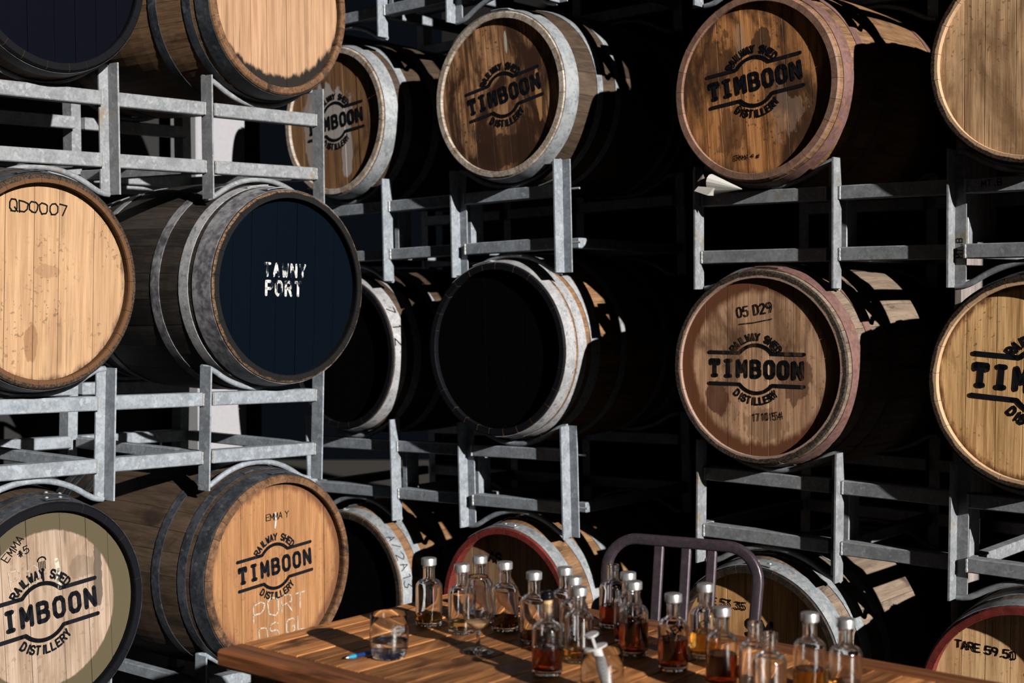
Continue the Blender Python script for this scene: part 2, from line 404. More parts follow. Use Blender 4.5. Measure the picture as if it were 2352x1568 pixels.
def rack(key, label, mat, H0=0.0, pins=False, low=False, stub=False):
    r = empty('barrel_rack', FR[key], label, 'rack', 'galvanised barrel racks')
    mk = mat.name
    z0 = H0
    for side in (0, 1):                                    # front frame, rear frame mirrored
        for i in range(4):
            me = cached(('up', i, mk, z0), lambda: MB().prism(angle_poly(i), z0, RH), 'upright', mat)
            o = place('upright', me, r, (UP[i], 0, 0))
            if side: o.location = (-UP[i] if False else UP[i], DEEP, 0); o.scale = (1, -1, 1)
        segs = [(UP[0], UP[1]-RW), (UP[1], UP[2]), (UP[2]+RW, UP[3])]
        for zb, zt in ((RUB, RUT), (RLB, RLT)):
            if low and zt < .2: continue
            for a, b in segs:
                me = cached(('rail', round(a, 3), zb, mk), lambda: MB().box(a+.001, b-.001, FACE, .032, zb, zt, ch=.003), 'rail', mat)
                o = place('rail', me, r)
                if side: o.location = (0, DEEP, 0); o.scale = (1, -1, 1)
            if not side:
                for x in (UP[0]+.004, UP[1]-RW-.003, UP[1]+.004, UP[2]-.004, UP[2]+RW+.003, UP[3]-.004):
                    me = cached(('weld', zb), lambda: MB().add(*weld(zb, zt)), 'weld', M['weld'])
                    place('weld_bead', me, r, (x, FACE-.001, 0))
        for cx in (-(RB_+RA_)/2, (RB_+RA_)/2):
            me = cached(('rodu', mk), lambda: MB().tube(rod_path(.335, RUT+.0095, 1, RA_/2-.006), .0095, 10), 'cradle', mat)
            place('cradle_rod', me, r, (cx, .006+side*(DEEP-.012), 0))
            if not low:
                me = cached(('rodl', mk), lambda: MB().tube(rod_path(.335, RLB-.0095, -1, RA_/2-.006), .0095, 10), 'cradle', mat)
                place('cradle_rod', me, r, (cx, .006+side*(DEEP-.012), 0))
        if not low:
            for i in ((1, 2) if key[0] == 'R' and not side else ()):                          # short struts tying the two rails together behind the uprights
                me = cached(('strut', mk), lambda: MB().box(-.012, .012, .034, .105, RLT-.01, RUB+.01, ch=.002), 'strut', mat)
                o = place('strut', me, r, (UP[i]+(-.008 if i < 2 else .02), 0, 0))
                if side: o.location.y = DEEP; o.scale = (1, -1, 1)
    for i in (0, 1, 2, 3):
        for zb, zt in (((RUB, RUT),) if low else ((RLB, RLT),)):
            me = cached(('deep', zb, mk), lambda: MB().box(-.018, .018, .034, DEEP-.034, zb+.002, zt-.004, ch=.003), 'side_bar', mat)
            place('side_bar', me, r, (UP[i]+(-.03 if i < 2 else .03), 0, 0))
    if pins:
        for z in (.295, .105):
            me = cached(('pin',), lambda: MB().tube([(0,0,0), (.042,0,0)], .004, 8, up=(0,0,1)), 'pin', M['weld'])
            place('pin', me, r, (UP[3]+.03, .012, z))
    return r
def weld(zb, zt):
    n = 7; V = []; F = []
    rr = random.Random(int(zb*1000))
    for i in range(n):
        z = zb+.002+(zt-zb-.004)*i/(n-1); a = .0045+rr.uniform(-.0012, .0012)
        V += [(-a, .002, z), (-a*.3, -a*.8, z), (a*.6, -a*.8, z), (a, .002, z)]
    for i in range(n-1):
        for k in range(3): F.append((i*4+k, i*4+k+1, (i+1)*4+k+1, (i+1)*4+k))
    return V, F
rack('LAu', 'galvanised two-barrel rack at upper left, under the pale-headed and black-headed top barrels', M['galv_stained'])
rack('LAl', 'galvanised two-barrel rack at left, under the QD0007 and black PORT barrels', M['galv'])
rack('RAt', 'galvanised rack at top centre, above the cracked brown barrel, cut off by the frame', M['galv'])
rack('RAu', 'galvanised rack in the centre gap, under the cracked brown barrel', M['galv'], pins=True)
rack('RAl', 'galvanised rack in the centre, under the black-headed barrel and above the bottles', M['galv'], pins=True)
rB = rack('RBu', 'galvanised rack at right with MT. B written on it, carrying a paper cone', M['galv_stained'])
rack('RBl', 'galvanised rack at lower right, behind the chair and above the TARE barrels', M['galv_stained'])
for key, nm in (('LAl', 'left'), ('RAl', 'centre'), ('RBl', 'right')):      # low racks on the floor carry the bottom barrels
    p = list(POSE[key]); f0 = FR[key]
    dz = -.935
    FR['low'] = f0 @ Matrix.Translation((0, 0, dz))
    fz = FR['low'].translation.z
    rack('low', {'left': 'low galvanised floor rack under the lowest barrels at left', 'centre': 'low galvanised floor rack under the lowest barrels in the centre', 'right': 'low galvanised floor rack under the lowest barrels at right'}[nm], M['galv'], H0=max(.0, -fz+.012), low=True)
FR['RBt'] = FR['RBu'] @ Matrix.Translation((0, 0, .925))
rack('RBt', 'unseen galvanised rack added to cast shade at right', M['galv'])  # out-of-frame rack, added to throw shadow on the stacks below
# marker writing on the right-hand rack
rngm = random.Random(3)
st, w = text('MT.B', .018, .0012, 0, 0, gap=1.6, wob=.3, rng=rngm)
ribbons(rot2(st, .06, UP[2]+RW+.052, RUB+.016), lambda x, z: (x, FACE-.0008, z), 'marker_writing', M['marker'], rB)
st, w = text('MT.B', .018, .0012, 0, 0, gap=1.6, wob=.3, rng=rngm)
ribbons(rot2(st, PI/2, UP[2]+.028, .085), lambda x, z: (x, -.0008, z), 'marker_writing', M['marker'], rB)

# ------------------------------------------------------------------ barrels
LEN = .93
def barrel(key, col, label, R, du, v, head, stave, hoop, rim, n=.11, dyaw=0.0, roll=0.0, recess=.024, hoops=None, planks=7, rivets=False, seed=0, dark_gap=True):
    rng = random.Random(seed*13+5)
    if key[0] == 'R' and n == .11: n = .088; du -= .014
    uc = (-1 if col == 0 else 1)*(RB_+RA_)/2 + du
    Mw = FR[key] @ Matrix.Translation((uc, -n, v)) @ Matrix.Rotation(dyaw, 4, 'Z') @ Matrix.Rotation(-roll, 4, 'Y') @ Matrix.Translation((0, LEN/2, 0))
    b = empty('barrel', Mw, label, 'barrel', 'oak barrels on the racks')
    Rb = R+.042
    rad = lambda y: Rb-(Rb-R)*(2*y/LEN)**2
    th = .026
    # staves
    N = 26; ws = [rng.uniform(.75, 1.25) for _ in range(N)]; tot = sum(ws); a = rng.uniform(0, 1)
    ys = [-LEN/2, -LEN/2+.006] + [-LEN/2+LEN*i/14 for i in range(1, 14)] + [LEN/2-.006, LEN/2]
    for k in range(N):
        da = 2*PI*ws[k]/tot; g = .0011/R
        a0, a1 = a+g/2, a+da-g/2; a += da; mid = (a0+a1)/2
        mb = MB(); off = rng.uniform(-.0006, .0006)
        na = 4; V = []; F = []; mi = []
        ny = len(ys)
        for y in ys:
            ch = .004 if abs(abs(y)-LEN/2) < 1e-6 else 0
            for i in range(na):
                w = a0+(a1-a0)*i/(na-1)-mid
                rr = rad(y)-ch+off; V.append((rr*math.cos(w), y, rr*math.sin(w)))
            for i in range(na):
                w = a0+(a1-a0)*i/(na-1)-mid
                rr = rad(y)-th+ch*.6; V.append((rr*math.cos(w), y, rr*math.sin(w)))
        st = 2*na
        for j in range(ny-1):
            endc = j == 0 or j == ny-2
            for i in range(na-1):
                F.append((j*st+i, j*st+i+1, (j+1)*st+i+1, (j+1)*st+i)); mi.append(1 if endc else 0)
                F.append((j*st+na+i, (j+1)*st+na+i, (j+1)*st+na+i+1, j*st+na+i+1)); mi.append(1)
            F.append((j*st, (j+1)*st, (j+1)*st+na, j*st+na)); mi.append(0)
            F.append((j*st+na-1, j*st+2*na-1, (j+1)*st+2*na-1, (j+1)*st+na-1)); mi.append(0)
        for j in (0, ny-1):
            for i in range(na-1): F.append((j*st+i, j*st+na+i, j*st+na+i+1, j*st+i+1)); mi.append(1)
        for q, m_ in zip(F, mi): pass
        mb.v = V; mb.f = F; mb.m = mi; mb.sm = [False]*len(F)
        mb.obj('stave', [stave, rim], b, None, (0, -mid, 0))
    # head planks
    rh = rad(LEN/2-recess)-th+.003; yh = -LEN/2+recess
    pw = [rng.uniform(.8, 1.3) for _ in range(planks)]; tp = sum(pw); x = -rh
    for k in range(planks):
        x0 = x+.0008; x1 = x+2*rh*pw[k]/tp-.0008; x += 2*rh*pw[k]/tp
        yo = rng.uniform(0, .0012); ns = 7
        xs = [x0+(x1-x0)*i/(ns-1) for i in range(ns)]
        top = [(xx, math.sqrt(max(rh*rh-xx*xx, 1e-8))) for xx in xs]; poly = top+[(xx, -z) for xx, z in reversed(top)]
        n_ = len(poly); c = .0004
        cx_ = (x0+x1)/2; sx = (x1-x0-2*c)/(x1-x0)
        V = [(cx_+(px-cx_)*sx, yh+yo, pz*.998) for px, pz in poly]+[(px, yh+yo+c, pz) for px, pz in poly]+[(px, yh+.016, pz) for px, pz in poly]
        F = [tuple(range(n_)), tuple(range(2*n_, 3*n_))[::-1]]
        for i in range(n_):
            j = (i+1) % n_; F += [(i, j, n_+j, n_+i), (n_+i, n_+j, 2*n_+j, 2*n_+i)]
        mb = MB().add(V, F); me = mb.mesh('head_plank', [head])
        place('head_plank', me, b)
        place('head_plank', me, b, None, (0, 0, PI))
    # hoops
    for hs, hw, hm in (hoops or [(.012, .042, hoop), (.098, .036, hoop), (.235, .036, hoop)]):
        for s in (-1, 1):
            ya, yb = (-LEN/2+hs, -LEN/2+hs+hw) if s < 0 else (LEN/2-hs-hw, LEN/2-hs)
            t = .0028
            prof = [(rad(ya)+.0012, ya), (rad(ya)+t, ya), (rad((ya+yb)/2)+t+.0003, (ya+yb)/2), (rad(yb)+t, yb), (rad(yb)+.0012, yb), (rad(ya)+.0012, ya)]
            prof = [(r_, y_) for r_, y_ in prof]
            mb = MB(); segn = 72; V = []; F = []; n_ = len(prof)-1
            for i in range(segn):
                w = 2*PI*i/segn
                for r_, y_ in prof[:-1]: V.append((r_*math.cos(w), y_, r_*math.sin(w)))
            for i in range(segn):
                j = (i+1) % segn
                for q in range(n_): F.append((i*n_+q, j*n_+q, j*n_+(q+1) % n_, i*n_+(q+1) % n_))
            mb.add(V, F, 0, False); mb.sm = [True]*len(F)
            ho = mb.obj('hoop', hm, b)
            ym = (ya+yb)/2; R2 = rad(ym)+t
            ang = PI/2+rng.uniform(-.25, .25)
            if s < 0:
                # overlapped hoop end with two rivets
                V = []; F = []
                for i in range(9):
                    w = ang+.26*(i/8-.5)
                    for y_ in (ya+.001, yb-.001):
                        for rr in (R2-.001, R2+.0022): V.append((rr*math.cos(w), y_, rr*math.sin(w)))
                for i in range(8):
                    o_ = i*4
                    F += [(o_+1, o_+3, o_+7, o_+5), (o_, o_+4, o_+6, o_+2), (o_, o_+1, o_+5, o_+4), (o_+2, o_+6, o_+7, o_+3)]
                F += [(0, 2, 3, 1), (32, 33, 35, 34)]
                MB().add(V, F).obj('hoop_lap', hm, ho)
                if rivets:
                    for dw in (-.07, .07):
                        w = ang+dw
                        me = cached(('rivet',), lambda: MB().lathe([(0, .0045), (.003, .0040), (.0052, .0022), (.0058, 0)], 12), 'rivet', M['rivet'])
                        o = place('rivet', me, ho, ((R2+.002)*math.cos(w), ym, (R2+.002)*math.sin(w)), (0, PI/2-w, 0))
    b['_yh'] = 0; del b['_yh']
    return b, yh, rad
def words(s, h, thick, ang, dx, dy, f3, name, mat, parent, gap=1.6, wob=0.0, seed=0, xs=1.0):
    rng = random.Random(seed); x = 0
    for wd in s.split(' '):
        st, w = text(wd, h, thick, x, 0, gap=gap, wob=wob, rng=rng, xs=xs); x += w + h*.75
        ribbons(rot2(st, ang, dx, dy), f3, name, mat, parent)
def on_head(yh): return lambda x, z: (x, yh-.0009, z)
def on_hoop(rad, s0, hw, ang):        # x along circumference (clockwise seen from the front), z along the axis
    def f(x, z):
        y = -LEN/2+s0+z; R = rad(y)+.0040; w = ang - x/R
        return (R*math.cos(w), y, R*math.sin(w))
    return f

SW = {}
SW['dark'] = wood('stave_dark_oak', (.06,.04,.028), (.125,.085,.058), 'y', (.03,.02,.015), (.52,.7), 6)
SW['brown'] = wood('stave_brown_oak', (.15,.085,.045), (.30,.18,.10), 'y', (.07,.04,.025), (.5,.68), 7)
SW['blackened'] = wood('stave_blackened', (.02,.018,.018), (.07,.055,.045), 'y', (.012,.01,.01), (.45,.7), 6)
SW['tan'] = wood('stave_tan_oak', (.20,.105,.05), (.42,.24,.125), 'y', (.10,.06,.035), (.52,.68), 8)
SW['grey'] = wood('stave_weathered_grey', (.20,.15,.115), (.38,.29,.22), 'y', (.09,.06,.045), (.52,.66), 8, specks=.7)
RM = {}
RM['char'] = wood('rim_charred', (.015,.012,.011), (.06,.04,.028), 'y', (.26,.15,.07), (.64,.78), 16)
def rim_two(name, outer, inner, rs):
    N = NT(name); sx = N.n('ShaderNodeSeparateXYZ'); N.l(N.coord((1,1,1)), sx.inputs[0])
    nz = N.noise(N.coord((1,1,1), (0,0,0), 5.0), 60, 5, .65); n2 = N.noise(N.coord((1,1,1), (3,0,0), 5.0), 160, 3)
    e = N.math('ADD', sx.outputs[0], N.math('MULTIPLY', N.math('SUBTRACT', nz, .5), .006))
    k = lambda c, f: tuple(q*ALB*f for q in c)
    return N.out(N.mix(N.ramp(e, rs-.0015, rs+.0015), N.mix(n2, k(inner, .7), k(inner, 1.15)), N.mix(N.ramp(n2, .35, .65), k(outer, .4), k(outer, 1.5))), .7, 0, n2, .4, .001, .2)
RM['brown'] = wood('rim_brown', (.10,.05,.03), (.28,.15,.075), 'y', (.04,.025,.018), (.5,.68), 12)
RM['tan'] = wood('rim_tan', (.36,.21,.12), (.58,.37,.22), 'y', (.12,.07,.04), (.6,.75), 10)
RM['rosy'] = wood('rim_rosy', (.26,.14,.10), (.42,.25,.18), 'y', (.14,.08,.05), (.58,.72), 10)
RM['black'] = plain('rim_black_paint', (.008,.009,.013), .6, spec=.08)
RM['red'] = wood('rim_red_paint', (.16,.022,.018), (.27,.042,.032), 'y', (.08,.016,.014), (.58,.75), 12)
RM['white'] = wood('rim_limewashed', (.34,.24,.16), (.72,.66,.60), 'y', (.16,.09,.045), (.58,.70), 14)
HM = {}
HM['navy'] = plain('head_black_navy', (.003,.004,.010), .6, spec=.03)
HM['port'] = plain('head_port_black', (.0015,.005,.011), .55, spec=.03)
HM['black'] = plain('head_matt_black', (.0015,.0015,.002), .8, spec=.03)
HM['blond_mould'] = wood('head_blond_mould', (.44,.25,.145), (.66,.41,.25), 'z', (.38,.20,.11), (.60,.82), 5, vary=.12, edge=((.018,.014,.012), .285, .305, .24, .06), off=2)
HM['blond'] = wood('head_blond', (.48,.28,.15), (.70,.45,.26), 'z', (.36,.19,.10), (.62,.80), 6, vary=.16, edge=((.06,.035,.022), .27, .30, .03, .07), off=5, specks=.5, patches=((-.03,-.17,.020,.05,(.26,.12,.055),.6,1.6), (.015,.03,.045,.018,(.30,.16,.09),.4,2.6)))
HM['greyoak'] = wood('head_grey_oak_olive_ring', (.36,.25,.175), (.60,.46,.36), 'z', (.30,.20,.135), (.55,.75), 6, vary=.15, edge=((.115,.095,.055), .222, .229, 0, .012), off=8, specks=.3, patches=((.175,.08,.016,.10,(.07,.055,.045),.8,2.2), (.12,.10,.05,.03,(.16,.12,.09),.45,2.4)))
HM['orange'] = wood('head_orange_oak', (.34,.155,.065), (.55,.285,.13), 'z', (.22,.10,.045), (.55,.78), 7, vary=.16, edge=((.20,.085,.04), .255, .285, 0, .06), off=11, specks=.3)
HM['brown_worn'] = wood('head_brown_worn', (.36,.135,.045), (1.0,.47,.18), 'z', (.10,.045,.022), (.44,.62), 7, vary=.35, off=14, specks=.8, edge=((.12,.055,.03), .25, .29, 0, .05), patches=((-.045,.15,.016,.06,(.66,.46,.34),.4,2.6), (.10,-.09,.05,.07,(.66,.46,.34),.32,3.0), (.025,.13,.035,.05,(.07,.04,.025),.85,2.6), (-.13,.10,.05,.09,(.10,.045,.022),.7,2.6), (-.10,-.12,.05,.08,(.12,.05,.025),.6,2.8)))
HM['brown_stamp'] = wood('head_brown_stamped', (.42,.22,.12), (.98,.60,.37), 'z', (.17,.085,.05), (.50,.70), 6, vary=.25, off=17, specks=.4, edge=((.20,.075,.035), .224, .252, 0, .05), patches=((-.15,-.10,.045,.055,(.15,.055,.03),.85,1.5), (.12,-.02,.05,.09,(.17,.07,.04),.75,2.4), (.02,-.18,.08,.05,(.22,.12,.07),.5,2.6)))
HM['pale_streak'] = wood('head_pale_streaked', (.50,.29,.145), (1.35,.88,.50), 'z', (.36,.20,.10), (.46,.70), 6, vary=.12, off=20, specks=.5, patches=((.005,.17,.007,.05,(.03,.02,.015),.95,.8), (.0,-.12,.007,.016,(.04,.025,.02),.9,.6)))
HM['honey'] = wood('head_honey_oak', (.62,.32,.12), (1.5,.95,.45), 'z', (.50,.25,.11), (.52,.74), 6, vary=.14, off=23, specks=.55, edge=((.26,.12,.05), .255, .275, 0, .05))
HM['cracked'] = wood('head_cracked_dark', (.12,.05,.022), (.90,.48,.24), 'z', (.06,.026,.014), (.42,.58), 8, vary=.5, off=26, specks=.9, patches=((.0,-.20,.13,.06,(.05,.022,.012),.85,1.2), (.045,.185,.006,.04,(.7,.66,.6),.9,.5), (.17,-.03,.014,.09,(.72,.40,.16),.8,1.2)))
HM['limed'] = wood('head_lime_smeared', (.20,.10,.045), (.42,.23,.11), 'z', (.10,.05,.03), (.52,.7), 7, vary=.2, off=29, patches=((-.03,.02,.14,.12,(.62,.58,.56),.9,1.4), (.06,-.13,.035,.11,(.60,.55,.54),.85,1.2), (-.14,-.02,.05,.16,(.55,.5,.48),.7,1.4)))
HM['tare'] = wood('head_tare_oak', (.60,.30,.11), (1.15,.66,.28), 'z', (.5,.25,.1), (.55,.75), 6, vary=.12, off=32)
HM['sherry'] = wood('head_sherry_oak', (.85,.47,.21), (1.5,1.0,.54), 'z', (.70,.38,.17), (.58,.78), 6, vary=.1, off=35, specks=.3)
HM['plainoak'] = wood('head_plain_oak', (.30,.18,.10), (.50,.31,.18), 'z', (.15,.09,.05), (.55,.72), 6, vary=.2, off=38)

H3 = lambda m, a=(.012,.042), b=(.10,.036), c=(.24,.036): [(a[0], a[1], m), (b[0], b[1], m), (c[0], c[1], m)]
# left stack
barrel('LAu', 0, 'black-painted barrel head at the top left corner of the photo', .305, -.002, .648, HM['navy'], SW['brown'], M['hoop_black'], RM['black'], seed=1, hoops=H3(M['hoop_black']))
barrel('LAu', 1, 'pale clean barrel head with black mould along its bottom edge', .302, .003, .656, HM['blond_mould'], SW['brown'], M['hoop_black'], RM['brown'], seed=2, hoops=H3(M['hoop_black'], (.010,.055), (.085,.034), (.235,.038)))
b, yh, _ = barrel('LAl', 0, 'blond barrel head with QD0007 handwritten at the top', .303, -.036, .650, HM['blond'], SW['dark'], M['hoop_black'], rim_two('rim_dark_brown', (.07,.045,.03), (.17,.08,.036), .290), seed=3, recess=.03, planks=6)
st, w = text('QD0007', .030, .0022, 0, 0, gap=1.4, wob=.35, rng=random.Random(5), xs=1.25)
ribbons(rot2(st, -.01, -.105, .195), on_head(yh), 'handwriting', M['marker'], b)
b, yh, _ = barrel('LAl', 1, 'black barrel with worn white PORT lettering on its head', .319, .036, .664, HM['port'], SW['blackened'], M['hoop_worn'], rim_two('rim_port_edge', (.20,.12,.07), (.006,.006,.007), .3135), dyaw=math.radians(-3.2), seed=4, recess=.03, hoops=[(.010,.078,M['hoop_worn']), (.108,.042,M['hoop_pale']), (.245,.042,M['hoop_worn'])])
ribbons(centred('TAWNY', .040, .0042, -.005, .035, gap=2.4, xs=.8), on_head(yh), 'stencil_lettering', M['paint_white_worn'], b)
ribbons(centred('PORT', .044, .0048, -.01, -.028, gap=2.4, xs=.8), on_head(yh), 'stencil_lettering', M['paint_white_worn'], b)
b, yh, _ = barrel('LAl', 0, 'weathered grey TIMBOON barrel head with an olive painted ring, bottom left', .308, .0, -.285, HM['greyoak'], SW['dark'], M['hoop_black'], RM['black'], seed=5, roll=math.radians(4), rivets=True, recess=.03, hoops=H3(M['hoop_black'], (.008,.05), (.07,.034), (.20,.036)))
ribbons(rot2(logo(.36), math.radians(3), -.015, -.005), on_head(yh), 'stencil_logo', M['paint_black'], b)
st, w = text('EMMA', .024, .0014, 0, 0, gap=1.2, wob=.4, rng=random.Random(2)); s2, w = text('#5', .02, .0016, 0, 0, gap=2, wob=.4)
ribbons(rot2(st, math.radians(48), -.118, .155), on_head(yh), 'handwriting', M['marker'], b)
ribbons(rot2(s2, math.radians(20), -.082, .165), on_head(yh), 'handwriting', M['marker'], b)
st, w = text('PO', .05, .0012, 0, 0, gap=3, wob=.3, rng=random.Random(2))
ribbons(rot2(st, .05, -.115, .075), on_head(yh), 'chalk_writing', M['chalk'], b)
ribbons([([(.035,.135), (.040,.105), (.036,.075), (.042,.055)], .007)], on_head(yh), 'paint_dribble', plain('cream_paint', (.75,.70,.58), .6), b)
crest = [([(.013*math.cos(a), .085+.118+.010*math.sin(a)-.06) for a in [PI*i/10 for i in range(11)]], .0022)] + [([(-.010+.005*i, .118), (-.010+.005*i, .140)], .0013) for i in range(5)] + [([(0,.085), (0,.118)], .0035)]
ribbons(rot2(crest, .05, -.005, 0), on_head(yh), 'small_crest_print', M['marker'], b)
b, yh, _ = barrel('LAl', 1, 'orange-brown TIMBOON barrel with PORT chalked below the logo, beside the table', .317, .014, -.281, HM['orange'], SW['dark'], M['hoop_black'], RM['brown'], seed=6, roll=math.radians(2), recess=.03, hoops=H3(M['hoop_black'], (.010,.055), (.085,.034), (.20,.034)))
ribbons(rot2(logo(.325), math.radians(4), .0, .012), on_head(yh), 'stencil_logo', M['paint_black'], b)
st, w = text('PORT', .058, .0025, 0, 0, gap=1.7, wob=.45, rng=random.Random(4), xs=1.15); _w = 0
ribbons(rot2(st, .04, -.095, -.158), on_head(yh), 'chalk_writing', M['chalk'], b)
words('OS GL', .05, .0025, .06, -.075, -.235, on_head(yh), 'chalk_writing', M['chalk'], b, 1.6, .4, 9, 1.1)
words('EMMA Y', .021, .0015, .02, -.04, .168, on_head(yh), 'handwriting', M['marker'], b, 1.3, .4, 6)
ribbons([([(.0,.19), (.002,.165), (-.001,.142)], .0035)], on_head(yh), 'paint_dribble', plain('white_paint', (.8,.78,.75), .6), b)
# centre stack
b, yh, _ = barrel('RAu', 0, 'lime-smeared TIMBOON barrel half hidden behind the left rack', .294, .029, .645, HM['limed'], SW['dark'], M['hoop_galv'], RM['white'], dyaw=math.radians(-1), recess=.014, seed=7, roll=math.radians(2), hoops=H3(M['hoop_galv'], (.008,.06)))
ribbons(rot2(logo(.33), math.radians(3)), on_head(yh), 'stencil_logo', M['paint_black'], b)
b, yh, _ = barrel('RAu', 1, 'cracked dark brown TIMBOON barrel with whitened rim, top centre', .298, .050, .645, HM['cracked'], SW['dark'], M['hoop_galv'], RM['white'], dyaw=math.radians(1.8), recess=.014, seed=8, roll=math.radians(5), hoops=H3(M['hoop_galv'], (.004,.062), (.16,.03), (.26,.03)))
ribbons(rot2(logo(.34), math.radians(6), .015, .0), on_head(yh), 'stencil_logo', M['paint_black'], b)
b, yh, rad = barrel('RAl', 0, 'black-headed barrel behind the PORT barrel, pale hoop with marker scribble', .303, .025, .663, HM['black'], SW['dark'], M['hoop_pale'], RM['black'], seed=9, hoops=H3(M['hoop_pale'], (.010,.055)))
st, w = text('712', .05, .0022, 0, 0, gap=6, wob=.4, rng=random.Random(8), xs=.8)
ribbons([([(y_, x_) for x_, y_ in p], t) for p, t in [([(x*.72, y) for x, y in p], t) for p, t in rot2(st, 0)]] and rot2([([(x, y*.8) for x, y in p], t) for p, t in st], 0, 0, .006), on_hoop(rad, .010, .055, .62), 'marker_writing', M['marker'], b, sub=.008)
barrel('RAl', 1, 'plain black barrel head with three pale hoops, in the centre', .316, .0, .677, HM['black'], SW['tan'], M['hoop_pale'], RM['black'], dyaw=math.radians(2.3), seed=10, hoops=H3(M['hoop_pale'], (.006,.048), (.064,.044), (.132,.048)) + [(.30,.036,M['hoop_pale'])])
b, yh, rad = barrel('RAl', 0, 'barrel with scribbled grey hoops behind the tumbler end of the table', .305, .03, -.285, HM['black'], SW['tan'], M['hoop_galv'], RM['char'], seed=11, rivets=True, hoops=H3(M['hoop_galv'], (.010,.052), (.10,.036), (.24,.036)))
st, w = text('A/2A13', .036, .0016, 0, 0, gap=3, wob=.5, rng=random.Random(8), xs=1.0)
ribbons(rot2(st, 0, 0, .008), on_hoop(rad, .010, .052, .80), 'marker_writing', M['marker'], b, sub=.008)
b, yh, _ = barrel('RAl', 1, 'red-rimmed barrel in shadow behind the row of clear bottles', .307, .015, -.283, HM['plainoak'], SW['tan'], M['hoop_galv'], RM['red'], seed=12, rivets=True, recess=.05, hoops=H3(M['hoop_galv'], (.006,.05), (.115,.038), (.245,.036)))
st, w = text('AG', .035, .004, 0, 0, gap=1.6)
ribbons(rot2(st, -.1, -.11, .17), on_head(yh), 'stencil_lettering', M['marker'], b)
# right stack
RR = M['hoop_rust']
b, yh, _ = barrel('RBu', 0, 'brown worn TIMBOON barrel head at upper right, above the paper cone', .292, .008, .630, HM['brown_worn'], SW['tan'], RR, RM['rosy'], recess=.013, seed=13, roll=math.radians(4), hoops=H3(RR, (.022,.05), (.12,.036), (.245,.036)))
ribbons(rot2(logo(.335), math.radians(3.5), -.002, .022), on_head(yh), 'stencil_logo', M['paint_black'], b)
words('EMMA 4 #', .014, .0012, -.05, -.09, -.215, on_head(yh), 'handwriting', M['marker'], b, 1.6, .5, 11)
b, yh, _ = barrel('RBu', 1, 'pale streaked barrel head cut off by the top right edge of the photo', .292, .022, .630, HM['pale_streak'], SW['tan'], M['hoop_black'], rim_two('rim_char_tan_a', (.05,.032,.022), (.85,.55,.34), .2765), seed=14, hoops=H3(M['hoop_black'], (.006,.05)))
ribbons([([(.085+.004*i, .075-.0*i), (.055+.004*i, -.02)], .0008) for i in range(9)] + [([(.06,.06-.009*i), (.115,.06-.009*i)], .0008) for i in range(9)], on_head(yh), 'hatched_stamp', M['paint_grey'], b)
b, yh, _ = barrel('RBl', 0, 'TIMBOON barrel stamped 05 D29 and 1710154 on stained brown oak', .305, .006, .655, HM['brown_stamp'], SW['grey'], RR, rim_two('rim_char_rosy', (.06,.045,.035), (.50,.34,.27), .287), dyaw=math.radians(1.6), recess=.014, seed=15, roll=math.radians(1), hoops=H3(RR, (.022,.052), (.125,.036), (.25,.036)))
ribbons(rot2(logo(.335), math.radians(-.5), -.012, -.006), on_head(yh), 'stencil_logo', M['paint_smear'], b)
words('05 D29', .030, .0026, math.radians(8), -.075, .157, on_head(yh), 'stamped_number', M['paint_grey'], b, 1.6, 0, 1, .75)
ribbons(rot2(centred('1710154', .022, .0016, 0, 0, gap=2.6, xs=.6), math.radians(6), .03, -.165), on_head(yh), 'stamped_number', M['paint_grey'], b)
ribbons([([(-.07,.135), (-.02,.14), (.045,.152)], .0018)], on_head(yh), 'stamped_underline', M['paint_grey'], b)
b, yh, _ = barrel('RBl', 1, 'honey oak barrel with bold black stencil, cut off by the right edge', .297, .011, .646, HM['honey'], SW['tan'], M['hoop_black'], rim_two('rim_char_tan_b', (.05,.032,.022), (.85,.55,.34), .2815), seed=16, hoops=H3(M['hoop_black'], (.006,.05)))
ribbons(rot2(logo(.40), math.radians(-3.5), .025, .005), on_head(yh), 'stencil_logo', M['paint_black'], b)
b, yh, _ = barrel('RBl', 0, 'barrel marked TARE 53.35 seen through the chair back', .307, .0, -.282, HM['tare'], SW['grey'], M['hoop_galv'], RM['char'], seed=17, rivets=True, recess=.044, hoops=H3(M['hoop_galv'], (.004,.062), (.115,.044), (.235,.036)))
words('TARE 53.35', .023, .0021, -.02, -.235, .155, on_head(yh), 'handwriting', M['marker'], b, 1.2, .25, 21)
ribbons(centred('SM', .055, .006, .0, .07, gap=1.4), on_head(yh), 'stencil_lettering', M['marker'], b)
b, yh, _ = barrel('RBl', 1, 'red-rimmed barrel marked TARE 59.50 at the lower right corner', .307, .012, -.283, HM['sherry'], SW['grey'], M['hoop_galv'], RM['red'], seed=18, rivets=True, recess=.05, hoops=H3(M['hoop_galv'], (.006,.05), (.10,.04), (.235,.036)))
s2, _w = text('SM', .066, .0075, 0, 0, gap=1.4)
words('TARE 59.50', .022, .0022, -.04, -.222, .150, on_head(yh), 'handwriting', M['marker'], b, 1.2, .25, 22)
ribbons(rot2(s2, -.02, -.010, .096), on_head(yh), 'stencil_lettering', M['marker'], b)
s3, _w = text('Sherry', .015, .0010, 0, 0, gap=1.1); s4, _w = text('499', .014, .0010, 0, 0, gap=1.1)
ribbons(rot2(s3, -.02, .036, .068), on_head(yh), 'small_print', M['marker'], b)
ribbons(rot2(s4, -.02, .040, .046), on_head(yh), 'small_print', M['marker'], b)

